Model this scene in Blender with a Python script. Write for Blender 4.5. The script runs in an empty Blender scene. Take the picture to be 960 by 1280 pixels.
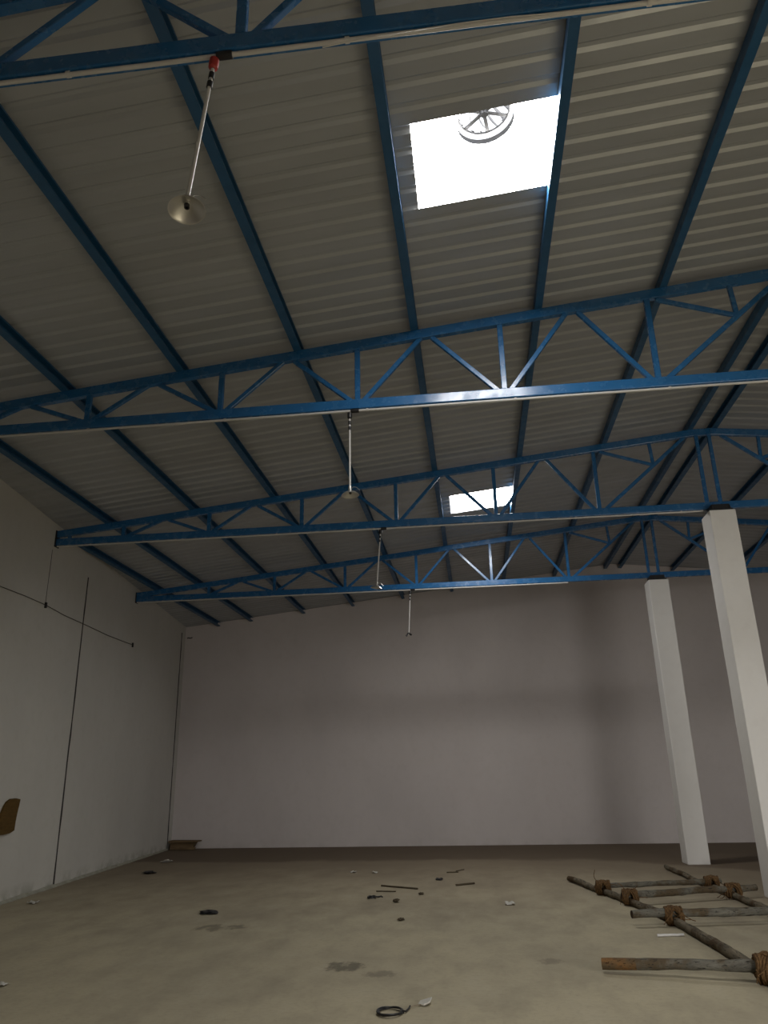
import bpy, bmesh, math, random
from mathutils import Vector, Matrix, noise
random.seed(7)
sc = bpy.context.scene
COL = sc.collection
V = Vector
PI = math.pi

# ------------------------------------------------------------------ helpers
def tag(o, label=None, cat=None, group=None, kind=None):
    if label: o['label'] = label
    if cat: o['category'] = cat
    if group: o['group'] = group
    if kind: o['kind'] = kind
    return o

def thing(name, label, cat, loc, group=None):
    o = bpy.data.objects.new(name, None)
    o.empty_display_size = .2
    o.location = loc
    COL.objects.link(o)
    return tag(o, label, cat, group)

def obj(name, bm, mat, parent=None, smooth=None, bevel=0.0, segs=1):
    """link a bmesh given in WORLD coordinates as one mesh object"""
    bmesh.ops.recalc_face_normals(bm, faces=bm.faces[:])
    org = V((0, 0, 0))
    if parent is not None:
        p = parent
        while p is not None:
            org += V(p.location); p = p.parent
    else:
        bb = [v.co for v in bm.verts]
        org = V(((min(c.x for c in bb)+max(c.x for c in bb))/2, (min(c.y for c in bb)+max(c.y for c in bb))/2, min(c.z for c in bb)))
    bmesh.ops.translate(bm, verts=bm.verts[:], vec=-org)
    me = bpy.data.meshes.new(name)
    bm.to_mesh(me); bm.free()
    o = bpy.data.objects.new(name, me)
    COL.objects.link(o)
    if parent is not None:
        o.parent = parent
    else:
        o.location = org
    if isinstance(mat, (list, tuple)):
        for m in mat: me.materials.append(m)
    else:
        me.materials.append(mat)
    if smooth is not None:
        for p in me.polygons: p.use_smooth = True
        me.set_sharp_from_angle(angle=math.radians(smooth))
    if bevel:
        b = o.modifiers.new('bevel', 'BEVEL'); b.width = bevel; b.segments = segs; b.limit_method = 'ANGLE'
    return o

def part(name, bm, mat, parent, **k):
    # parent at level 1 may be an Empty placed in the world; sub-parts hang from a part whose own location is zero
    return obj(name, bm, mat, parent, **k)

def box(bm, x0, x1, y0, y1, z0, z1):
    vs = [bm.verts.new((x, y, z)) for x in (x0, x1) for y in (y0, y1) for z in (z0, z1)]
    for f in ((0, 1, 3, 2), (4, 6, 7, 5), (0, 4, 5, 1), (2, 3, 7, 6), (0, 2, 6, 4), (1, 5, 7, 3)):
        bm.faces.new([vs[i] for i in f])
    return vs

def beam(bm, p0, p1, wy, h, side=V((0, 1, 0))):
    """rectangular bar from p0 to p1, wy across (along side), h the other way"""
    p0, p1 = V(p0), V(p1)
    d = (p1-p0).normalized()
    s = (side - d*side.dot(d)).normalized()
    u = d.cross(s)
    vs = []
    for p in (p0, p1):
        for a, b in ((-1, -1), (1, -1), (1, 1), (-1, 1)):
            vs.append(bm.verts.new(p + s*(a*wy/2) + u*(b*h/2)))
    for f in ((0, 1, 2, 3), (7, 6, 5, 4), (0, 4, 5, 1), (1, 5, 6, 2), (2, 6, 7, 3), (3, 7, 4, 0)):
        bm.faces.new([vs[i] for i in f])

def tube(bm, pts, rad, n=10, cap=True, mat=0):
    """swept round tube through pts, rad a number or a list"""
    pts = [V(p) for p in pts]
    R = rad if isinstance(rad, (list, tuple)) else [rad]*len(pts)
    ref = V((0, 0, 1))
    rings = []
    prev = None
    for i, p in enumerate(pts):
        a = pts[max(i-1, 0)]; b = pts[min(i+1, len(pts)-1)]
        t = (b-a).normalized()
        if prev is None:
            r0 = ref if abs(t.dot(ref)) < .9 else V((1, 0, 0))
            s = (r0 - t*r0.dot(t)).normalized()
        else:
            s = (prev - t*prev.dot(t)).normalized()
        prev = s
        u = t.cross(s)
        rings.append([bm.verts.new(p + (s*math.cos(2*PI*k/n) + u*math.sin(2*PI*k/n))*R[i]) for k in range(n)])
    for i in range(len(rings)-1):
        for k in range(n):
            f = bm.faces.new((rings[i][k], rings[i][(k+1) % n], rings[i+1][(k+1) % n], rings[i+1][k]))
            f.material_index = mat
    if cap:
        bm.faces.new(rings[0][::-1]).material_index = mat
        bm.faces.new(rings[-1]).material_index = mat
    return rings

def lathe(bm, prof, M=Matrix(), n=32, close=False):
    rings = []
    for r, z in prof:
        rings.append([bm.verts.new(M @ V((max(r, 1e-4)*math.cos(2*PI*k/n), max(r, 1e-4)*math.sin(2*PI*k/n), z))) for k in range(n)])
    for i in range(len(rings)-1 + (1 if close else 0)):
        A, B = rings[i], rings[(i+1) % len(rings)]
        for k in range(n):
            bm.faces.new((A[k], A[(k+1) % n], B[(k+1) % n], B[k]))
    return rings

def prism(bm, poly, ext):
    """closed polygon (3D points) extruded by vector ext"""
    a = [bm.verts.new(V(p)) for p in poly]
    b = [bm.verts.new(V(p)+V(ext)) for p in poly]
    n = len(poly)
    bm.faces.new(a[::-1]); bm.faces.new(b)
    for i in range(n):
        bm.faces.new((a[i], a[(i+1) % n], b[(i+1) % n], b[i]))

NB = bmesh.new

# ------------------------------------------------------------------ materials
def mat(name, col, rough=.6, metal=0.0, spec=.5):
    m = bpy.data.materials.new(name); m.use_nodes = True
    b = m.node_tree.nodes['Principled BSDF']
    b.inputs['Base Color'].default_value = (*col, 1)
    b.inputs['Roughness'].default_value = rough
    b.inputs['Metallic'].default_value = metal
    b.inputs['Specular IOR Level'].default_value = spec
    return m

class NT:
    def __init__(s, m): s.t = m.node_tree; s.n = s.t.nodes; s.l = s.t.links; s.b = s.n['Principled BSDF']
    def new(s, t, **k):
        n = s.n.new(t)
        for a, v in k.items(): setattr(n, a, v)
        return n
    def pos(s, scale=(1, 1, 1)):
        g = s.new('ShaderNodeNewGeometry'); m = s.new('ShaderNodeMapping')
        m.inputs['Scale'].default_value = scale
        s.l.new(g.outputs['Position'], m.inputs['Vector']); return m.outputs[0]
    def noise(s, vec, scale, detail=4, rough=.55):
        n = s.new('ShaderNodeTexNoise'); n.inputs['Scale'].default_value = scale
        n.inputs['Detail'].default_value = detail; n.inputs['Roughness'].default_value = rough
        s.l.new(vec, n.inputs['Vector']); return n.outputs[0]
    def ramp(s, fac, stops):
        r = s.new('ShaderNodeValToRGB'); e = r.color_ramp.elements
        while len(e) < len(stops): e.new(.5)
        for q, (p, c) in zip(e, stops):
            q.position = p; q.color = (*c, 1) if len(c) == 3 else c
        s.l.new(fac, r.inputs[0]); return r.outputs[0]
    def mix(s, fac, a, b, typ='MIX'):
        m = s.new('ShaderNodeMix', data_type='RGBA', blend_type=typ)
        for k, v in ((0, fac), (6, a), (7, b)):
            if isinstance(v, (int, float)): m.inputs[k].default_value = v
            elif isinstance(v, tuple): m.inputs[k].default_value = (*v, 1)
            else: s.l.new(v, m.inputs[k])
        return m.outputs[2]
    def math(s, op, a, b=0.0, clamp=False):
        m = s.new('ShaderNodeMath', operation=op); m.use_clamp = clamp
        for k, v in ((0, a), (1, b)):
            if isinstance(v, (int, float)): m.inputs[k].default_value = v
            else: s.l.new(v, m.inputs[k])
        return m.outputs[0]
    def bump(s, h, strength=.3, dist=.01):
        b = s.new('ShaderNodeBump'); b.inputs['Strength'].default_value = strength; b.inputs['Distance'].default_value = dist
        s.l.new(h, b.inputs['Height']); s.l.new(b.outputs[0], s.b.inputs['Normal'])
    def color(s, c): s.l.new(c, s.b.inputs['Base Color'])
    def rough(s, c): s.l.new(c, s.b.inputs['Roughness'])

def wall_material(name, base, dirt, splash=.7):
    m = mat(name, base, .75, spec=.25); t = NT(m)
    n1 = t.noise(t.pos((1, 1, .55)), .45, 5)
    n2 = t.noise(t.pos(), 6, 5)
    c = t.mix(t.ramp(n1, [(.42, (0, 0, 0)), (.72, (1, 1, 1))]), base, tuple(x*.9 for x in base))
    c = t.mix(t.math('MULTIPLY', t.ramp(n2, [(.5, (0, 0, 0)), (.8, (1, 1, 1))]), .25), c, dirt)
    # splash stains just above the floor
    g = t.new('ShaderNodeNewGeometry'); x = t.new('ShaderNodeSeparateXYZ'); t.l.new(g.outputs['Position'], x.inputs[0])
    h = t.math('SUBTRACT', 1.0, t.math('DIVIDE', x.outputs[2], .22), True)
    sp = t.ramp(t.noise(t.pos(), 3.2, 6), [(.45, (0, 0, 0)), (.62, (1, 1, 1))])
    c = t.mix(t.math('MULTIPLY', t.math('MULTIPLY', h, sp), splash), c, (.23, .23, .17))
    t.color(c)
    t.bump(t.noise(t.pos(), 30, 3), .12, .006)
    return m

M_WALL = wall_material('white_plaster', (.66, .605, .585), (.54, .49, .46), .12)
M_WALL_LEFT = wall_material('white_plaster_dusty', (.60, .585, .54), (.46, .45, .39))
M_COLUMN = wall_material('white_column_paint', (.80, .78, .75), (.66, .63, .60), .2)

M_FLOOR = mat('concrete_floor', (.34, .3, .22), .8, spec=.25)
t = NT(M_FLOOR)
n_big = t.noise(t.pos((1, .7, 1)), .5, 6, .6)
n_mid = t.noise(t.pos((1, .5, 1)), 2.4, 7, .65)
n_fine = t.noise(t.pos(), 22, 4)
c = t.mix(t.ramp(n_big, [(.35, (0, 0, 0)), (.68, (1, 1, 1))]), (.46, .405, .28), (.34, .30, .215))
c = t.mix(t.math('MULTIPLY', t.ramp(n_mid, [(.46, (0, 0, 0)), (.72, (1, 1, 1))]), .45), c, (.22, .195, .145))
c = t.mix(t.math('MULTIPLY', t.ramp(n_mid, [(.2, (1, 1, 1)), (.45, (0, 0, 0))]), .45), c, (.48, .44, .34))
c = t.mix(t.math('MULTIPLY', t.ramp(n_fine, [(.5, (0, 0, 0)), (.75, (1, 1, 1))]), .3), c, (.25, .22, .165))
g = t.new('ShaderNodeNewGeometry'); sx = t.new('ShaderNodeSeparateXYZ'); t.l.new(g.outputs['Position'], sx.inputs[0])
n_sp = t.noise(t.pos((1, .5, 1)), 5.5, 6, .7)
def spot(cx, cy, rx, ry, col, amt, c):
    dx = t.math('DIVIDE', t.math('SUBTRACT', sx.outputs[0], cx), rx)
    dy = t.math('DIVIDE', t.math('SUBTRACT', sx.outputs[1], cy), ry)
    r = t.math('ADD', t.math('MULTIPLY', dx, dx), t.math('MULTIPLY', dy, dy))
    r = t.math('ADD', r, t.math('MULTIPLY', t.math('SUBTRACT', n_sp, .5), 5.0))
    m = t.math('MULTIPLY', t.ramp(r, [(.25, (1, 1, 1)), (.95, (0, 0, 0))]), amt)
    return t.mix(m, c, col)
c = spot(-1.31, 7.73, .22, .20, (.10, .09, .065), .75, c)
c = spot(-3.1, 9.6, .32, .22, (.10, .09, .065), .6, c)
c = spot(-.95, 7.45, .16, .14, (.12, .105, .08), .5, c)
c = spot(.55, 8.0, .12, .14, (.13, .11, .085), .45, c)
# darker brown towards the far wall: wide soft gradient, then a firmer band
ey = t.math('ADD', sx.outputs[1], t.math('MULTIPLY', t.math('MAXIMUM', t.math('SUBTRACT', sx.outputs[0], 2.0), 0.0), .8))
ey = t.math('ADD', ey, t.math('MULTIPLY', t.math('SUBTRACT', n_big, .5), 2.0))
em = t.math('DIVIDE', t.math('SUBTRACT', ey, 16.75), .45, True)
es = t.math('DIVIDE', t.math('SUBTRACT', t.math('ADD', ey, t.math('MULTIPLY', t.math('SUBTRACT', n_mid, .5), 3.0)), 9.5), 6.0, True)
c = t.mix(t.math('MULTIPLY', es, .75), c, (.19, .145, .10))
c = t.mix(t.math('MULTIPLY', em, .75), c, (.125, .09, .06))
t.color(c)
t.bump(t.math('ADD', n_mid, t.math('MULTIPLY', n_fine, .4)), .35, .012)

M_SHEET = mat('galvanised_roof_sheet', (.40, .39, .37), .42, metal=.35, spec=.5)
t = NT(M_SHEET)
n = t.noise(t.pos((.25, 1.6, 1)), 1.6, 5)
t.color(t.mix(t.ramp(n, [(.35, (0, 0, 0)), (.7, (1, 1, 1))]), (.445, .465, .485), (.385, .40, .415)))
t.rough(t.ramp(t.noise(t.pos(), 4, 4), [(.3, (.36, .36, .36)), (.7, (.52, .52, .52))]))

def paint(name, col, rough):
    m = mat(name, col, rough, spec=.6); t = NT(m)
    n = t.noise(t.pos(), 5, 5)
    t.color(t.mix(t.ramp(n, [(.45, (0, 0, 0)), (.8, (1, 1, 1))]), col, tuple(x*.84 for x in col)))
    t.rough(t.ramp(t.noise(t.pos(), 9, 3), [(.3, (rough*.75,)*3), (.7, (rough*1.35,)*3)]))
    return m
M_BLUE = paint('blue_truss_paint', (.020, .125, .31), .24)
M_PURLIN = paint('blue_purlin_paint', (.013, .085, .195), .45)

M_PVC = mat('white_pvc', (.58, .57, .55), .4)
M_BLACK = mat('black_plastic', (.012, .012, .013), .45)
M_DARKSTEEL = mat('dark_steel', (.02, .02, .022), .55, metal=.3)
M_RED = mat('red_coupling', (.35, .03, .025), .45)
M_ALU = mat('lamp_aluminium', (.62, .61, .58), .3, metal=.85)
M_VENT = mat('ventilator_aluminium', (.16, .16, .165), .6, metal=.3)
M_JOINT = mat('wall_joint', (.035, .03, .027), .9)
M_MORTAR = mat('mortar_fillet', (.30, .29, .225), .9)
t = NT(M_MORTAR); t.color(t.mix(t.noise(t.pos(), 7, 6), (.20, .195, .14), (.44, .43, .36)))
t.bump(t.noise(t.pos(), 18, 5), .6, .02)

def wood(name, c1, c2, scale=(1, 1, 1), rough=.8, blot=None):
    m = mat(name, c1, rough, spec=.2); t = NT(m)
    n = t.noise(t.pos(scale), 9, 6, .65)
    c = t.mix(t.ramp(n, [(.32, (0, 0, 0)), (.68, (1, 1, 1))]), c1, c2)
    if blot:
        c = t.mix(t.ramp(t.noise(t.pos(), 3.1, 5, .6), [(.47, (0, 0, 0)), (.58, (1, 1, 1))]), c, blot)
        c = t.mix(t.ramp(t.noise(t.pos(scale), 31, 3, .6), [(.58, (0, 0, 0)), (.66, (1, 1, 1))]), c, tuple(x*.3 for x in c1))
    t.color(c)
    t.bump(t.noise(t.pos(scale), 26, 5), .6, .008)
    return m
M_RUNG = wood('grey_weathered_pole', (.075, .069, .056), (.17, .16, .13), (.3, 2.4, 2.4), blot=(.085, .062, .036))
M_RAIL = wood('brown_bark_pole', (.07, .06, .042), (.22, .185, .13), (2.4, .3, 2.4), blot=(.075, .048, .024))
M_RUST = wood('orange_brown_pole_end', (.115, .055, .018), (.22, .115, .042), (.5, 2.4, 2.4), blot=(.10, .07, .038))
M_CUT = wood('dark_cut_end', (.03, .02, .014), (.07, .045, .03))
M_ROPE = wood('brown_coir_rope', (.045, .024, .010), (.17, .095, .038), (5, 5, 5))
M_BOARD = wood('brown_board', (.085, .05, .012), (.13, .075, .02), (.5, .5, 3))
M_PLANK = wood('brown_plank', (.13, .085, .045), (.22, .15, .08), (.4, 2, 2))
M_STICK = wood('dark_stick', (.05, .038, .024), (.10, .08, .05))
M_STICKPALE = wood('pale_stick', (.20, .165, .115), (.30, .25, .18))
M_PAPER = mat('white_scrap', (.52, .5, .45), .8)

M_SKY = bpy.data.materials.new('skylight_sheet'); M_SKY.use_nodes = True
nt = M_SKY.node_tree; nt.nodes.clear()
em_ = nt.nodes.new('ShaderNodeEmission'); em_.inputs['Color'].default_value = (1, .985, .96, 1); em_.inputs['Strength'].default_value = 36.5
ou = nt.nodes.new('ShaderNodeOutputMaterial'); nt.links.new(em_.outputs[0], ou.inputs[0])

# ------------------------------------------------------------------ layout
RX = 3.9                       # ridge
ZC0, SL = 6.446, 0.10477       # top of the truss top chord at x = 0, and its slope
def zc(x):                     # top of chord / underside of purlin
    return ZC0 + SL*(x if x <= RX else 2*RX-x)
PUR = .115                      # purlin height
YB, YF = 20.40, -.7           # far wall, wall behind the camera
XR = 14.9
def xw(y): return -6.951 - .11428*(y-11.55)
TY = [3.043, 7.452, 11.66, 16.004]
ZB = 5.462                     # underside of the bottom chord

# ------------------------------------------------------------------ setting
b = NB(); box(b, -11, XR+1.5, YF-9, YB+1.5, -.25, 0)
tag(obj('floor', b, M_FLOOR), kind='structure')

# roof sheets: trapezoid ribs running down the slope
PITCH = .2175
RIBH = .019
Y0 = 5.641 - PITCH*60
SKY = [(-.25, .92, 5.641-PITCH*4.65, 5.641+.02), (-.21, .95, 13.30, 14.22)]
def profile():
    out = []
    y = Y0
    while y < YB+.35:
        out += [(y, 0), (y+.125, 0), (y+.152, RIBH), (y+.186, RIBH)]
        y += PITCH
    return [p for p in out if p[0] > YF-.4]
prof = profile()
b = NB()
def zs(x): return zc(x) + PUR
def sheet_strip(x0, x1, holes):
    cols = []
    for y, dz in prof:
        cols.append((b.verts.new((x0, y, zs(x0)+dz)), b.verts.new((x1, y, zs(x1)+dz))))
    for i in range(len(cols)-1):
        ym = (prof[i][0]+prof[i+1][0])/2
        if any(h[0]-.02 < (x0+x1)/2 < h[1]+.02 and h[2] < ym < h[3] for h in holes): continue
        b.faces.new((cols[i][0], cols[i+1][0], cols[i+1][1], cols[i][1]))
for x0, x1 in ((-9.2, -.25), (-.25, .93), (.93, RX)):
    sheet_strip(x0, x1, SKY)
sheet_strip(RX, XR+.6, [])
o = tag(obj('ceiling', b, M_SHEET), kind='structure')
sm = o.modifiers.new('thick', 'SOLIDIFY'); sm.thickness = .002; sm.offset = 1

# skylight sheets (the first has a round hole under its ventilator)
VC = V((.36, 4.825, 0)); VR = .235
def skylight(name, h, hole):
    b = NB()
    x0, x1, y0, y1 = h[0]-.015, h[1]+.02, h[2]-.06, h[3]+.06
    z = lambda x: zs(x)+.034
    if hole:
        n = 48; inner = []; outer = []
        for k in range(n):
            a = 2*PI*k/n; ca, sa = math.cos(a), math.sin(a)
            inner.append(b.verts.new((VC.x+VR*ca, VC.y+VR*sa, z(VC.x+VR*ca))))
            tx = ((x1-VC.x) if ca > 0 else (x0-VC.x))/ca if abs(ca) > 1e-6 else 1e9
            ty = ((y1-VC.y) if sa > 0 else (y0-VC.y))/sa if abs(sa) > 1e-6 else 1e9
            q = min(tx, ty); X, Y = VC.x+q*ca, VC.y+q*sa
            outer.append(b.verts.new((X, Y, z(X))))
        for k in range(n):
            b.faces.new((inner[k], outer[k], outer[(k+1) % n], inner[(k+1) % n]))
        for cx, cy in ((x0, y0), (x0, y1), (x1, y0), (x1, y1)):
            cv = b.verts.new((cx, cy, z(cx)))
            nb = []
            for k in range(n):
                a_, b_ = outer[k], outer[(k+1) % n]
                va, vb = a_.co, b_.co
                ona = (abs(va.x-cx) < 1e-4, abs(va.y-cy) < 1e-4); onb = (abs(vb.x-cx) < 1e-4, abs(vb.y-cy) < 1e-4)
                if (ona[0] and onb[1] and not ona[1]) or (ona[1] and onb[0] and not ona[0]):
                    b.faces.new((a_, cv, b_))
    else:
        m = 8
        rows = [[b.verts.new((x0+(x1-x0)*i/m, y, z(x0+(x1-x0)*i/m))) for i in range(m+1)] for y in (y0, y1)]
        for i in range(m): b.faces.new((rows[0][i], rows[0][i+1], rows[1][i+1], rows[1][i]))
    o = tag(obj(name, b, M_SKY), kind='structure')
    return o
skylight('window_1', SKY[0], True)
skylight('window_2', SKY[1], False)

# walls
b = NB()
nx = 40
xa, xb = xw(YB)-.02, XR
top = [(xb, 0), (xa, 0)]
pts = [(xa, YB, 0), (xa, YB, zs(xa)), (RX, YB, zs(RX)), (xb, YB, zs(xb)), (xb, YB, 0)]
prism(b, pts, (0, .25, 0))
tag(obj('wall_back', b, M_WALL), kind='structure')
b = NB()
vs = []
for y in (YF, YB):
    for dx in (0, -.23):
        x = xw(y)+dx
        vs.append((b.verts.new((x, y, 0)), b.verts.new((x, y, zs(x)))))
(a0, a1), (c0, c1), (d0, d1), (e0, e1) = vs
for f in ((a0, a1, d1, d0), (c0, e0, e1, c1), (a1, c1, e1, d1), (a0, d0, e0, c0), (a0, c0, c1, a1), (d0, d1, e1, e0)):
    b.faces.new(f)
tag(obj('wall_left', b, M_WALL_LEFT), kind='structure')
b = NB(); prism(b, [(XR, YF, 0), (XR, YF, zs(XR)), (XR, YB, zs(XR)), (XR, YB, 0)], (.23, 0, 0))
tag(obj('wall_right', b, M_WALL), kind='structure')
# wall behind the camera with the wide loading doorway
DX0, DX1, DZ = 3.5, 7.9, 3.7
b = NB()
def fr(poly): prism(b, [(x, YF, z) for x, z in poly], (0, -.25, 0))
xl = xw(YF)
fr([(xl, 0), (xl, zs(xl)), (DX0, zs(DX0)), (DX0, 0)])
fr([(DX1, 0), (DX1, zs(DX1)), (XR, zs(XR)), (XR, 0)])
fr([(DX0, DZ), (DX0, zs(DX0)), (RX, zs(RX)), (DX1, zs(DX1)), (DX1, DZ)])
tag(obj('wall_front', b, M_WALL), kind='structure')
b = NB()
for x0, x1, z0, z1 in ((DX0-.02, DX0+.1, 0, DZ), (DX1-.1, DX1+.02, 0, DZ), (DX0+.1, DX1-.1, DZ-.1, DZ+.02)):
    box(b, x0, x1, YF-.27, YF+.02, z0, z1)
tag(obj('door_1', b, M_DARKSTEEL, bevel=.005), kind='structure')

# dark open joints between the plastered panels of the left wall
def joint(name, y, z0, z1, w):
    b = NB()
    m = 24
    pr = []
    for i in range(m+1):
        z = z0+(z1-z0)*i/m
        j = (noise.noise(V((y*3, z*2.3, 1)))*.012)
        ww = w*(.75+.5*noise.noise(V((y, z*3.1, 5))))
        pr.append([b.verts.new((xw(y+j+s*ww/2)+q, y+j+s*ww/2, z)) for s, q in ((-1, 0), (-1, .004), (1, .004), (1, 0))])
    for i in range(m):
        for k in range(4):
            b.faces.new((pr[i][k], pr[i][(k+1) % 4], pr[i+1][(k+1) % 4], pr[i+1][k]))
    b.faces.new(pr[0][::-1]); b.faces.new(pr[-1])
    return tag(obj(name, b, M_JOINT), kind='structure')
joint('trim_1', 13.18, .005, 5.30, .066)
joint('trim_2', 20.02, .005, 5.50, .09)
joint('trim_3', 11.55, 4.40, 5.36, .012)

# rough mortar fillet along the foot of the left wall
b = NB()
ys = [YF+.05+i*.12 for i in range(int((YB-YF-.3)/.12))]
pr = []
for y in ys:
    k = .5+.5*noise.noise(V((y*1.3, 0, 2)))
    k2 = .5+.5*noise.noise(V((y*3.7, 4, 2)))
    w = .02+.07*k*k2+.015; h = .02+.09*k*k2
    x = xw(y)
    pr.append([b.verts.new((x+.001, y, .001)), b.verts.new((x+.001, y, h)), b.verts.new((x+.4*w, y, h*.45)), b.verts.new((x+w, y, .001))])
for i in range(len(pr)-1):
    for k in range(4):
        b.faces.new((pr[i][k], pr[i][(k+1) % 4], pr[i+1][(k+1) % 4], pr[i+1][k]))
b.faces.new(pr[0]); b.faces.new(pr[-1][::-1])
tag(obj('baseboard_left', b, M_MORTAR), kind='structure')

# ------------------------------------------------------------------ purlins
PX = [(-7.0, 'low roof purlin hard against the far left corner, first from the left wall'),
      (-6.06, 'blue roof purlin next to the left wall, lowest long one on the slope'),
      (-4.57, 'blue roof purlin second up from the left wall'),
      (-3.18, 'blue roof purlin third up from the left wall, left of the hanging lamps'),
      (-1.79, 'blue roof purlin running just left of the line of hanging lamps'),
      (-.44, 'blue roof purlin along the left edge of the two skylights'),
      (.965, 'blue roof purlin along the right edge of the two skylights'),
      (2.345, 'blue roof purlin midway between the skylights and the ridge'),
      (3.72, 'left one of the two close purlins at the ridge'),
      (4.10, 'right one of the two close purlins at the ridge'),
      (5.45, 'first blue purlin down the right slope beyond the ridge'),
      (6.84, 'second blue purlin down the right slope, behind the nearer column')]
for x, lab in PX:
    y0 = YF+.02
    if x == -7.0: y0 = 12.4
    elif x < -6: y0 = 4.2
    b = NB()
    z0 = zc(x)
    sgn = 1 if x <= RX else -1
    # a lipped C section
    w, h, tk, lip = .082, PUR, .006, .018
    sec = [(-w/2, 0), (w/2, 0), (w/2, lip), (w/2-tk, lip), (w/2-tk, tk), (-w/2+tk, tk), (-w/2+tk, h-tk), (w/2-tk, h-tk), (w/2-tk, h-lip), (w/2, h-lip), (w/2, h), (-w/2, h)]
    prism(b, [(x+sgn*px, y0, z0+pz+SL*px-.004) for px, pz in sec], (0, YB-.02-y0, 0))
    tag(obj('roof_purlin', b, M_PURLIN), lab, 'purlin', 'roof purlins')

# ------------------------------------------------------------------ trusses
NODES = [-5.77, -4.27, -2.68, -1.10, .52, 2.15]
TOPS = [-5.05, -3.50, -1.90, -.31, 1.33]
CH = .115                                           # chord depth
TLAB = ['nearest blue roof truss, cut off by the top edge of the photo',
        'second blue roof truss, crossing the whole width of the photo',
        'third blue roof truss, resting on the nearer white column',
        'farthest blue roof truss, resting on the farther white column']
for i, y in enumerate(TY):
    xe = xw(y)+.012
    root = thing('roof_truss', TLAB[i], 'truss', (RX, y, ZB), 'roof trusses')
    b = NB(); beam(b, (xe, y, ZB+CH/2), (XR-.012, y, ZB+CH/2), .075, CH); part('bottom_chord', b, M_BLUE, root, bevel=.008, segs=2)
    off = V((0, 0, -CH/2))
    b = NB(); beam(b, V((xe, y, zc(xe)))+off, V((RX-.12, y, zc(RX-.12)))+off, .075, CH); part('top_chord', b, M_BLUE, root, bevel=.008, segs=2)
    b = NB(); beam(b, V((RX+.12, y, zc(RX-.12)))+off, V((XR-.012, y, zc(XR)))+off, .075, CH); part('top_chord', b, M_BLUE, root, bevel=.008, segs=2)
    b = NB(); beam(b, V((RX-.125, y, zc(RX-.12)))+off, V((RX+.125, y, zc(RX-.12)))+off, .072, CH-.004); part('ridge_piece', b, M_BLUE, root, bevel=.006)
    zb = ZB+CH-.01
    def zt(x): return zc(x)-CH+.01
    mirror = lambda x: 2*RX-x
    for f in (lambda x: x, mirror):
        for n in NODES:
            b = NB(); beam(b, (f(n), y, zb), (f(n), y, zt(n)), .05, .06); part('web_post', b, M_BLUE, root, bevel=.005)
        for k, tp in enumerate(TOPS):
            for nn, s in ((NODES[k], -1), (NODES[k+1], 1)):
                d = .07
                b = NB(); beam(b, (f(nn-s*d), y, zb), (f(tp+s*.06), y, zt(tp)), .045, .05); part('web_brace', b, M_BLUE, root, bevel=.005)
        # last panel: long brace up to the ridge with its two sub-members
        p0 = V((f(2.25), y, zb)); p1 = V((f(3.62), y, zt(3.62)))
        b = NB(); beam(b, p0, p1, .045, .055); part('web_brace', b, M_BLUE, root, bevel=.005)
        q = p0.lerp(p1, .60)
        b = NB(); beam(b, (f(2.25), y, zt(2.25)-.02), q+V((0, 0, .01)), .04, .05); part('web_brace', b, M_BLUE, root, bevel=.005)
        b = NB(); beam(b, q+V((0, 0, .01)), (f(3.05), y, zt(3.05)), .04, .05); part('web_post', b, M_BLUE, root, bevel=.005)
        b = NB(); beam(b, (f(3.80), y, zb), (f(3.80), y, zt(3.80)), .05, .055); part('web_post', b, M_BLUE, root, bevel=.005)
    b = NB(); beam(b, (xe+.22, y, zb), (xe+.22, y, zt(xe+.22)), .05, .05); part('end_post', b, M_BLUE, root, bevel=.004)
    b = NB(); box(b, xe-.01, xe+.004, y-.07, y+.07, ZB-.03, zc(xe)+.005); part('end_plate', b, M_DARKSTEEL, root, bevel=.002)

# ------------------------------------------------------------------ columns
def column(x0, x1, y0, y1, lab):
    root = thing('concrete_column', lab, 'column', ((x0+x1)/2, (y0+y1)/2, 0), 'ridge columns')
    b = NB(); n = 26
    rings = []
    for i in range(n+1):
        z = 5.355*i/n
        ring = []
        for k, (x, yy) in enumerate(((x0, y0), (x1, y0), (x1, y1), (x0, y1))):
            j = .006
            ring.append(b.verts.new((x+j*noise.noise(V((k*7, z*1.7, x0))), yy+j*noise.noise(V((k*5, z*1.5, y0+3))), z)))
        rings.append(ring)
    for i in range(n):
        for k in range(4): b.faces.new((rings[i][k], rings[i][(k+1) % 4], rings[i+1][(k+1) % 4], rings[i+1][k]))
    b.faces.new(rings[0][::-1]); b.faces.new(rings[-1])
    part('shaft', b, M_COLUMN, root, bevel=.012, segs=2)
    cx = (x0+x1)/2; cy = min(max((y0+y1)/2, y0+.12), y1-.12)
    b = NB(); box(b, x0+.03, x1-.03, y0+.02, y1-.03, 5.355, 5.385); box(b, x0+.06, x1-.06, y0+.05, y1-.06, 5.385, ZB)
    part('bearing_plate', b, M_DARKSTEEL, root, bevel=.003)
    for s in (-1, 1):
        for s2 in (0, 1):
            b = NB(); lathe(b, [(0, 5.385), (.017, 5.385), (.017, 5.41), (.008, 5.41), (.008, 5.44), (0, 5.44)], Matrix.Translation((cx+s*.13, (y0+.045) if s2 == 0 else y1-.05, 0)), 6)
            part('anchor_bolt', b, M_DARKSTEEL, root)
column(3.715, 4.10, 11.36, 11.80, 'nearer white column under the third truss, at the right edge')
column(3.70, 4.105, 15.70, 16.12, 'farther white column under the last truss, left of the other')

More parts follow.
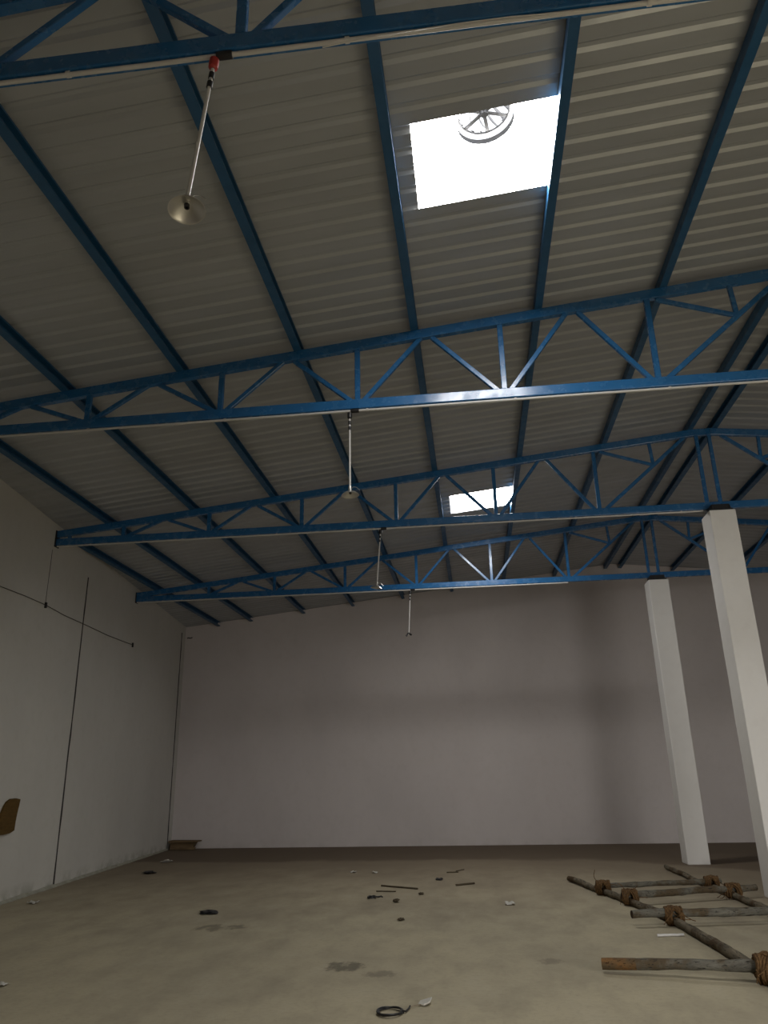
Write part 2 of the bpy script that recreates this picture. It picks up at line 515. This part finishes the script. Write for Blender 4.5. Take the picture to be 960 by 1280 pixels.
# ------------------------------------------------------------------ conduits and lamps
LX = [-1.245, -1.19, -1.37, -1.25]
CEND = [3.3, 9.0, 3.72, 2.12]
CLAB = ['white conduit pipe strapped under the nearest truss', 'white conduit pipe strapped under the second truss',
        'white conduit pipe under the third truss, ending at the nearer column', 'white conduit pipe under the farthest truss']
for i, y in enumerate(TY):
    x0 = xw(y)+.03
    zc_ = ZB-.0165
    root = thing('conduit_pipe', CLAB[i], 'conduit pipe', (x0, y-.012, zc_), 'lighting conduits')
    b = NB()
    pts = []
    n = 30
    for k in range(n+1):
        x = x0+(CEND[i]-x0)*k/n
        pts.append((x, y-.012, zc_-.003*abs(math.sin(k*1.9))))
    tube(b, pts, .014, 10); part('pipe', b, M_PVC, root, smooth=50)
    x = x0+.6
    while x < CEND[i]-.2:
        b = NB(); lathe(b, [(.0142, -.012), (.019, -.012), (.019, .012), (.0142, .012)], Matrix.Translation((x, y-.012, zc_)) @ Matrix.Rotation(PI/2, 4, 'Y'), 12, True)
        part('clip', b, M_PVC, root)
        x += 1.62
    if i == 0:
        b = NB(); tube(b, [(-.62, y-.05, 5.365), (-.4, y-.05, 5.392), (-.18, y-.05, 5.405), (.15, y-.05, 5.418), (.41, y-.045, 5.425), (.66, y-.03, 5.43), (.9, y-.02, 5.436)], .0035, 6)
        tag(part('loose_cable', b, M_PVC, root, smooth=60), 'thin white cable sagging below the pipe')
    b = NB(); lathe(b, [(0, -.045), (.022, -.045), (.024, -.02), (.024, .02), (.022, .045), (0, .045)], Matrix.Translation((LX[i]+.06, y-.012, zc_-.002)) @ Matrix.Rotation(PI/2, 4, 'Y'), 14)
    part('junction_box', b, M_BLACK, root, smooth=40)

def lamp(i, top, bot, shade_tilt, lab, shade=True):
    top = V(top); bot = V(bot)
    root = thing('pendant_lamp', lab, 'lamp', top, 'pendant lamps')
    d = (bot-top).normalized()
    R = d.to_track_quat('-Z', 'Y').to_matrix().to_4x4()
    def at(p): return Matrix.Translation(p) @ R
    b = NB(); tube(b, [top, bot], .0105, 12); part('rod', b, M_PVC, root, smooth=50)
    b = NB(); lathe(b, [(0, .035), (.026, .03), (.028, 0), (.026, -.03), (.015, -.04), (0, -.04)], at(top+d*.0), 16); part('coupling', b, M_RED if i == 0 else M_BLACK, root, smooth=40)
    for q, r in ((.09, .016), (.155, .0165)):
        b = NB(); lathe(b, [(.012, .02), (r, .02), (r, -.02), (.012, -.02)], at(top+d*q), 14, True); part('black_band', b, M_BLACK, root, smooth=40)
    if shade:
        S = Matrix.Translation(bot) @ Matrix.Rotation(shade_tilt[0], 4, 'X') @ Matrix.Rotation(shade_tilt[1], 4, 'Y')
        b = NB(); lathe(b, [(0, .03), (.017, .028), (.02, -.01), (.018, -.035), (0, -.035)], S, 18); part('lamp_holder', b, M_ALU, root, smooth=40)
        b = NB()
        lathe(b, [(.018, -.020), (.03, -.026), (.06, -.040), (.088, -.062), (.094, -.070), (.096, -.073), (.092, -.072), (.086, -.066), (.058, -.044), (.03, -.030), (.018, -.025)], S, 40, True)
        part('lamp_shade', b, M_ALU, root, smooth=60)
        b = NB(); lathe(b, [(0, -.034), (.014, -.034), (.014, -.056), (.008, -.056), (.008, -.042), (0, -.042)], S, 16); part('bulb_socket', b, M_BLACK, root, smooth=40)
        b = NB()
        tube(b, [S @ V(p) for p in ((.016, 0, .005), (.04, -.005, .018), (.07, -.01, .008), (.10, -.012, -.022), (.106, -.012, -.035))], .0035, 6)
        part('wire_hook', b, M_ALU, root, smooth=60)
    else:
        for s in (-1, 1):
            b = NB()
            tube(b, [bot+V((s*.006, 0, .015)), bot+V((s*.03, 0, -.02)), bot+V((s*.052, -.01, -.055 if s < 0 else -.035))], [.014, .017, .021], 10)
            part('lamp_holder', b, M_BLACK, root, smooth=50)
lamp(0, (-1.245, TY[0]-.012, 5.39), (-1.335, TY[0]-.012, 4.455), (math.radians(-6), math.radians(-5)), 'nearest hanging lamp with shallow aluminium shade and red coupling')
lamp(1, (-1.19, TY[1]-.012, 5.39), (-1.19, TY[1]-.012, 4.52), (0, math.radians(-3)), 'hanging lamp with level aluminium shade under the second truss')
lamp(2, (-1.365, TY[2]-.012, 5.39), (-1.435, TY[2]-.012, 4.525), (math.radians(4), math.radians(9)), 'hanging lamp with tilted aluminium shade under the third truss')
lamp(3, (-1.25, TY[3]-.012, 5.39), (-1.305, TY[3]-.012, 4.50), (0, 0), 'farthest hanging rod with only a dark lamp holder, no shade', shade=False)

# ------------------------------------------------------------------ turbine ventilator on the first skylight
zv = zs(VC.x)+.034
root = thing('turbine_ventilator', 'round turbine roof ventilator seen through the nearer skylight', 'ventilator', (VC.x, VC.y, zv))
MV = Matrix.Translation((VC.x, VC.y, zv+.006)) @ Matrix.Rotation(-math.atan(SL), 4, 'Y')
b = NB(); lathe(b, [(VR+.002, -.004), (VR+.055, -.004), (VR+.055, .004), (VR+.008, .006), (VR+.008, .05), (VR+.002, .05)], MV, 48, True); part('base_flange', b, M_VENT, root, smooth=40)
b = NB(); lathe(b, [(.205, .075), (.238, .075), (.238, .115), (.205, .095)], MV, 48, True); part('rotor_ring', b, M_VENT, root, smooth=40)
b = NB(); lathe(b, [(0, .06), (.03, .06), (.034, .075), (.034, .11), (.02, .13), (0, .13)], MV, 20); part('hub', b, M_VENT, root, smooth=40)
for k in range(6):
    a = 2*PI*k/6+.35
    b = NB(); beam(b, MV @ V((.025*math.cos(a), .025*math.sin(a), .09)), MV @ V((.222*math.cos(a), .222*math.sin(a), .085)), .012, .03, side=V((0, 0, 1))); part('spoke', b, M_VENT, root, bevel=.002)
b = NB(); tube(b, [MV @ V((0, 0, .1)), MV @ V((0, 0, .44))], .011, 12); part('shaft', b, M_VENT, root, smooth=50)
for k in range(20):
    b = NB(); rows = []
    for j in range(9):
        u = j/8
        rr = .235+.085*math.sin(PI*min(1, u*1.05))-.10*u*u; z = .10+.33*u
        a = 2*PI*k/20 + .45*u
        wv = .055*(1-.35*u)
        row = []
        for s in (0, 1):
            aa = a + s*.10; r2 = rr - s*wv*.7
            row.append(b.verts.new(MV @ V((r2*math.cos(aa), r2*math.sin(aa), z))))
        rows.append(row)
    for j in range(8): b.faces.new((rows[j][0], rows[j][1], rows[j+1][1], rows[j+1][0]))
    o = part('vane', b, M_VENT, root, smooth=60)
    s_ = o.modifiers.new('thick', 'SOLIDIFY'); s_.thickness = .0015
b = NB(); lathe(b, [(0, .455), (.10, .45), (.155, .432), (.155, .424), (0, .424)], MV, 36); part('top_cap', b, M_VENT, root, smooth=40)

# ------------------------------------------------------------------ wall cable
b = NB()
pts = []
wp = [(8.6, 4.33), (9.4, 4.33), (10.03, 4.345), (10.8, 4.385), (11.54, 4.405), (12.3, 4.39), (13.0, 4.405), (13.25, 4.41), (13.55, 4.415), (14.4, 4.425), (15.3, 4.46), (16.0, 4.495)]
for y, z in wp: pts.append((xw(y)+.016, y, z))
root = thing('wall_cable', 'thin dark cable running along the upper part of the left wall', 'cable', (xw(11.5), 11.5, 4.4))
tube(b, pts, .006, 6); part('wire', b, M_JOINT, root, smooth=60)
for y, z in ((11.54, 4.405), (16.0, 4.495)):
    b = NB(); box(b, xw(y)-.003, xw(y)+.035, y-.018, y+.018, z-.05, z+.045); part('anchor_hook', b, M_BLACK, root, bevel=.006)
y = 20.3
b = NB(); tube(b, [(-7.90, YB-.002, 5.41), (-7.86, YB-.05, 5.42), (-7.80, YB-.055, 5.40), (-7.76, YB-.002, 5.43)], .014, 8)
tag(obj('wall_hook', b, M_BLACK, smooth=50), 'small dark hook high in the far left corner of the room', 'hook')

# brown curved board on the left wall at the picture's edge
out = [(11.50, 1.41), (11.36, 1.425), (11.2, 1.42), (11.10, 1.385), (11.03, 1.32), (10.98, 1.24), (10.9, 1.10), (10.86, .98), (10.90, .94), (11.1, .935), (11.3, .945), (11.43, .975), (11.435, 1.10), (11.455, 1.22), (11.485, 1.33)]
b = NB()
n = len(out)
A = [b.verts.new((xw(y)+.002+.0, y, z)) for y, z in out]
B = [b.verts.new((xw(y)+.045, y, z)) for y, z in out]
b.faces.new(A[::-1]); b.faces.new(B)
for k in range(n): b.faces.new((A[k], A[(k+1) % n], B[(k+1) % n], B[k]))
tag(obj('wall_board', b, M_BOARD, bevel=.008, segs=2), 'brown board with curved top fixed low on the left wall', 'board')

# brown plank pallet in the far left corner
root = thing('plank_pallet', 'low stack of brown planks on the floor in the far left corner', 'planks', (-7.55, 20.1, 0))
b = NB(); prism(b, [(-7.86, 20.03, .002), (-7.30, 20.03, .002), (-7.22, 20.06, .165), (-7.86, 20.06, .165)], (0, .24, 0)); part('block', b, M_PLANK, root, bevel=.008)
b = NB(); prism(b, [(-7.88, 19.98, .168), (-7.12, 19.98, .178), (-7.12, 19.98, .205), (-7.88, 19.98, .215)], (0, .34, 0)); part('plank', b, M_PLANK, root, bevel=.006)
b = NB(); prism(b, [(-7.62, 19.99, .003), (-7.20, 19.97, .003), (-7.14, 19.97, .06), (-7.60, 19.99, .05)], (0, .03, 0)); part('plank', b, M_PLANK, root, bevel=.004)

# ------------------------------------------------------------------ lashed pole frame
root = thing('pole_frame', 'scaffold frame of rough wooden poles lashed with brown rope lying on the floor', 'pole frame', (2.2, 10.2, 0))
def pole(name, pts, r, m, seed, sub=14, cut=True):
    pts = [V(p) for p in pts]
    # resample
    L = [0]
    for a, c in zip(pts, pts[1:]): L.append(L[-1]+(c-a).length)
    P = []; R = []
    N = max(8, int(L[-1]*sub))
    for i in range(N+1):
        s = L[-1]*i/N
        k = max(j for j in range(len(L)-1) if L[j] <= s+1e-9)
        q = pts[k].lerp(pts[k+1], (s-L[k])/max(1e-6, L[k+1]-L[k]))
        w = V((noise.noise(V((s*1.3, seed, 0))), noise.noise(V((s*1.3, seed, 9))), noise.noise(V((s*1.3, seed, 4)))*.5))*.03
        P.append(q+w)
        rr = r[0]+(r[1]-r[0])*i/N
        R.append(rr*(1+.18*noise.noise(V((s*4.2, seed*3, 2)))+.12*noise.noise(V((s*12, seed*3, 7)))))
    b = NB()
    rings = tube(b, P, R, 14)
    for ring in rings:
        for v in ring:
            v.co += V((noise.noise(v.co*9), noise.noise(v.co*9+V((5, 0, 0))), noise.noise(v.co*9+V((0, 5, 0)))))*.005
    for f in b.faces:
        if len(f.verts) > 4: f.material_index = 1
    o = part(name, b, [m, M_CUT], root, smooth=55)
    return o, P, R
zr = .044; zg = .116
railA, PA, _ = pole('rail_pole', [(1.33, 13.50, zr), (1.60, 12.30, zr), (1.83, 11.20, zr), (2.01, 10.30, zr), (2.10, 9.45, zr), (2.15, 8.60, zr), (2.20, 7.85, zr), (2.24, 7.1, zr), (2.28, 6.4, zr)], (.040, .050), M_RAIL, 1)
railB, PB_, _ = pole('rail_pole', [(3.18, 15.10, zr), (3.19, 13.5, zr), (3.25, 12.0, zr), (3.33, 10.4, zr), (3.40, 8.6, zr), (3.45, 6.9, zr)], (.036, .046), M_RAIL, 2)
rungs = [[(1.55, 12.02, zg), (3.38, 12.50, zg)], [(1.75, 11.10, zg+.004), (3.64, 11.82, zg)], [(1.60, 9.66, zg+.008), (3.55, 9.98, zg)], [(.965, 7.53, .072), (3.7, 6.86, .196)]]
rung_objs = []
for k, (a, c) in enumerate(rungs):
    o, P, R = pole('rung_pole', [a, c], ((.034, .036), (.044, .040), (.043, .046), (.043, .042))[k], M_RUNG, 11+k*3)
    tag(o, ['thin farthest cross pole', 'grey cross pole second from the far end', 'grey cross pole with split left end', 'nearest cross pole with orange brown left end'][k])
    rung_objs.append(o)
# the orange brown end of the nearest cross pole
a, c = V(rungs[3][0]), V(rungs[3][1])
u = (c-a).normalized()
b = NB(); rr = tube(b, [a-u*.012, a+u*.05, a+u*.12, a+u*.20, a+u*.27], [.045, .047, .0465, .046, .0455], 16)
for f in b.faces:
    if len(f.verts) > 4: f.material_index = 1
part('painted_end', b, [M_RUST, M_CUT], rung_objs[3], smooth=50)

def closest(P, q):
    best = None
    for i in range(len(P)-1):
        a, c = P[i], P[i+1]
        d = c-a; tt = max(0, min(1, (q-a).dot(d)/d.length_squared)); p = a+d*tt
        if best is None or (V((p.x, p.y))-V((q.x, q.y))).length < best[0]: best = ((V((p.x, p.y))-V((q.x, q.y))).length, p)
    return best[1]
def crossing(P, r0, r1):
    best = None
    for i in range(60):
        q = V(r0).lerp(V(r1), i/59); p = closest(P, q)
        dd = (V((p.x, p.y))-V((q.x, q.y))).length
        if best is None or dd < best[0]: best = (dd, q)
    return best[1]
def lashing(q, k, big=1.0):
    rnd = random.Random(k)
    b = NB()
    ctr = V((q.x, q.y, q.z*.5+.026)); zt_ = q.z
    rt = .0085*big
    def wrap(turns, f, per=14):
        pts = []
        jr = 0
        for i in range(turns*per+1):
            jr = jr*.8+rnd.uniform(-.004, .004)*big
            p = f(2*PI*i/per, i/(turns*per), jr)
            p.z = max(p.z, .009)
            pts.append(p)
        tube(b, pts, [rt*rnd.uniform(.8, 1.25) for _ in pts], 6)
    for lay in (0, .012):
        for s in (-1, 1):
            r0 = (.052+lay)*big
            wrap(5, lambda a, u, jr: V((ctr.x+s*(.035+.062*big*u)+jr, ctr.y+(r0+jr)*math.cos(a), zt_+(r0+jr)*math.sin(a))))
    for lay in (0, .012, .02):
        for s in (-1, 1):
            ang = rnd.uniform(.6, .95)
            dv = V((math.cos(ang)*s, math.sin(ang), 0)); pv = V((-math.sin(ang)*s, math.cos(ang), 0))
            wrap(4, lambda a, u, jr: ctr+dv*((.088+lay)*big*math.cos(a)+jr)+pv*((u-.5)*.085*big)+V((0, 0, (.082+lay)*big*math.sin(a)+jr)), 16)
    # frayed ends and a loose loop
    for e in range(6):
        p = ctr+V((rnd.uniform(-.07, .07), rnd.uniform(-.08, .02), rnd.uniform(-.03, .07)))
        pts = [p]
        dv = V((rnd.uniform(-1, 1), rnd.uniform(-1, .1), rnd.uniform(-.8, .5))).normalized()
        for i in range(6):
            p = p+dv*.034; p = V((p.x, p.y, max(p.z, .008)))
            dv = (dv+V((rnd.uniform(-.6, .6), rnd.uniform(-.6, .6), rnd.uniform(-.6, .4)))).normalized(); pts.append(p)
        tube(b, pts, .0045, 5)
    part('rope_lashing', b, M_ROPE, root, smooth=60)
for k, (a, c) in enumerate(rungs):
    for j, P in enumerate((PA, PB_)):
        lashing(crossing(P, a, c), k*2+j, 1.18 if k == 3 else 1.0)

# ------------------------------------------------------------------ litter on the floor
def scatter(name, bm, m, lab, cat, smooth=None):
    return tag(obj(name, bm, m, smooth=smooth), lab, cat)
def coil(cx, cy, rx, ry, turns, r, seed, tail=None):
    b = NB(); pts = []; n = 26
    for i in range(turns*n+1):
        a = 2*PI*i/n; w = 1+.09*math.sin(seed+i*.21)
        pts.append(V((cx+rx*w*math.cos(a), cy+ry*w*math.sin(a), r+.001+.010*(i/(turns*n))+.006*abs(math.sin(i*.37)))))
    if tail: pts += [V(p) for p in tail]
    tube(b, pts, r, 7)
    return b
root2 = thing('cable_coil', 'black coiled cable with white taped end, nearest the camera on the floor', 'cable coil', (-.72, 6.32, 0))
part('coil', coil(-.73, 6.29, .088, .105, 4, .0065, 1, [(-.62, 6.31, .012), (-.605, 6.38, .012), (-.60, 6.44, .014)]), M_BLACK, root2, smooth=60)
b = NB(); tube(b, [(-.598, 6.43, .012), (-.56, 6.47, .01), (-.50, 6.50, .012), (-.47, 6.53, .018)], .004, 6); part('lead', b, M_STICKPALE, root2, smooth=60)
b = NB()
prism(b, [(-.545, 6.50, .004), (-.50, 6.475, .006), (-.455, 6.50, .02), (-.445, 6.58, .03), (-.49, 6.60, .012), (-.535, 6.57, .008)], (0, .0, .012)); part('tape_end', b, M_PAPER, root2, bevel=.003)

def crumple(cx, cy, sx, sy, sz, seed, n=9):
    b = NB()
    bmesh.ops.create_icosphere(b, subdivisions=3, radius=1)
    for v in b.verts:
        p = v.co.copy()
        k = 1+.75*noise.noise(p*1.7+V((seed*7, 0, 0)))+.35*noise.noise(p*4+V((0, seed*3, 0)))
        v.co = V((cx+p.x*sx*k, cy+p.y*sy*k, max(.001, sz*(.75+p.z*k*.75))))
    return b
scatter('black_rag', crumple(-3.55, 10.56, .10, .10, .025, 1), M_BLACK, 'flat black scrap lying on the left half of the floor', 'scrap')
scatter('cable_ring', coil(-1.60, 11.80, .055, .09, 2, .010, 4, [(-1.52, 11.86, .012), (-1.48, 11.92, .014), (-1.46, 11.86, .012)]), M_BLACK, 'small black ring of cable near the two thin sticks', 'cable ring', 60)
def stick(p0, p1, r, m, lab, seed, name='stick'):
    b = NB(); p0, p1 = V((*p0, r+.001)), V((*p1, r+.001)); n = 8
    pts = []
    for i in range(n+1):
        p = p0.lerp(p1, i/n); p += V((noise.noise(V((i*.6, seed, 0)))*.02, noise.noise(V((i*.6, seed, 3)))*.02, 0)); pts.append(p)
    tube(b, pts, [r*(1+.2*noise.noise(V((i, seed, 8)))) for i in range(n+1)], 7)
    return scatter(name, b, m, lab, 'stick', 60)
stick((-1.62, 13.05), (-1.02, 12.68), .012, M_STICK, 'long thin dark stick lying mid floor, above the black cable ring', 2)
stick((-1.62, 12.45), (-1.33, 12.42), .009, M_STICK, 'short thin stick just below the long one mid floor', 3)
stick((-.45, 13.05), (-.17, 13.25), .014, M_STICK, 'short dark stick right of centre, far floor', 5)
stick((-.66, 14.75), (-.45, 14.80), .010, M_STICK, 'tiny dark twig farthest from the camera, centre floor', 6, 'twig')
stick((-.50, 14.95), (-.37, 15.2), .008, M_STICK, 'small bent twig beside the farthest twig', 8, 'twig')
stick((1.74, 9.10), (2.02, 9.13), .013, M_PVC, 'short white pipe offcut beside the left rail of the pole frame', 9, 'pipe_offcut')
for (x, y, sx, sy, sz, m, lab, sd) in (
        (-.93, 12.15, .035, .05, .02, M_STICK, 'small dark chip at the right end of the long stick', 3),
        (-1.22, 11.45, .035, .05, .03, M_STICK, 'small dark lump below the sticks mid floor', 4),
        (-.74, 13.80, .06, .07, .02, M_BLACK, 'small black scrap on the far centre floor', 5),
        (-1.02, 10.05, .035, .045, .02, M_STICK, 'dark pebble on bare floor nearer than the other chips', 6),
        (-6.25, 15.0, .10, .14, .03, M_BLACK, 'dark scrap near the left wall, far floor', 7)):
    scatter('debris_chip', crumple(x, y, sx, sy, sz, sd), m, lab, 'debris')
def wisp(cx, cy, s, seed):
    b = NB(); rnd = random.Random(seed)
    n = 7; rows = []
    for i in range(n):
        row = []
        for j in range(n):
            u, v = i/(n-1)-.5, j/(n-1)-.5
            h = .01+.32*s*max(0, noise.noise(V((u*3, v*3, seed*2.3)))+.25)
            e = 1+.35*noise.noise(V((u*5, v*5, seed)))
            row.append(b.verts.new((cx+u*s*.75*e, cy+v*s*.8*e, h*.8)))
        rows.append(row)
    for i in range(n-1):
        for j in range(n-1):
            b.faces.new((rows[i][j], rows[i+1][j], rows[i+1][j+1], rows[i][j+1]))
    return b
for (x, y, s, lab, sd) in (
        (.31, 11.21, .16, 'white crumpled paper scrap right of centre, left of the pole frame', 2),
        (-6.46, 11.42, .17, 'white paper scrap by the foot of the left wall joint', 3),
        (-6.72, 17.0, .26, 'pale paper wisp near the brown planks in the far corner', 5),
        (-4.12, 6.95, .10, 'pale paper scrap at the left edge of the photo, near floor', 7),
        (-2.35, 14.9, .13, 'tiny pale scrap on the far floor, left of its twin', 9),
        (-1.95, 14.8, .12, 'tiny pale scrap on the far floor, right of its twin', 12)):
    o = scatter('paper_scrap', wisp(x, y, s, sd), M_PAPER, lab, 'paper scrap', 70)
    s_ = o.modifiers.new('thick', 'SOLIDIFY'); s_.thickness = .003

# ------------------------------------------------------------------ light
w = bpy.data.worlds.new('World'); sc.world = w; w.use_nodes = True
bg = w.node_tree.nodes['Background']
bg.inputs['Color'].default_value = (.93, .96, 1, 1); bg.inputs['Strength'].default_value = 2.2
L = bpy.data.lights.new('doorway_daylight', 'AREA'); L.shape = 'RECTANGLE'; L.size = DX1-DX0-.3; L.size_y = DZ-.2
L.energy = 425; L.color = (1, .97, .92)
lo = bpy.data.objects.new('doorway_daylight', L); COL.objects.link(lo)
lo.location = ((DX0+DX1)/2, YF+.40, DZ/2); lo.rotation_euler = (math.radians(90-46), 0, 0)
L.spread = math.radians(150)

# ------------------------------------------------------------------ camera
f, p, yw, r = 944.755, .33876, .11111, -.02043
cy, sy = math.cos(yw), math.sin(yw)
fw = V((-sy*math.cos(p), cy*math.cos(p), math.sin(p)))
rt = V((cy, sy, 0)); up = rt.cross(fw)
rt2 = rt*math.cos(r)+up*math.sin(r); up2 = -rt*math.sin(r)+up*math.cos(r)
cam = bpy.data.cameras.new('camera'); co = bpy.data.objects.new('camera', cam); COL.objects.link(co)
cam.sensor_fit = 'VERTICAL'; cam.sensor_height = 24; cam.sensor_width = 18; cam.lens = f/1280*24
cam.clip_start = .05; cam.clip_end = 200
co.matrix_world = Matrix(((rt2.x, up2.x, -fw.x, 0), (rt2.y, up2.y, -fw.y, 0), (rt2.z, up2.z, -fw.z, 1.6), (0, 0, 0, 1)))
sc.camera = co
vs_ = sc.view_settings
vs_.view_transform = 'Standard'; vs_.look = 'None'; vs_.gamma = 1; vs_.use_curve_mapping = False; vs_.exposure = 0
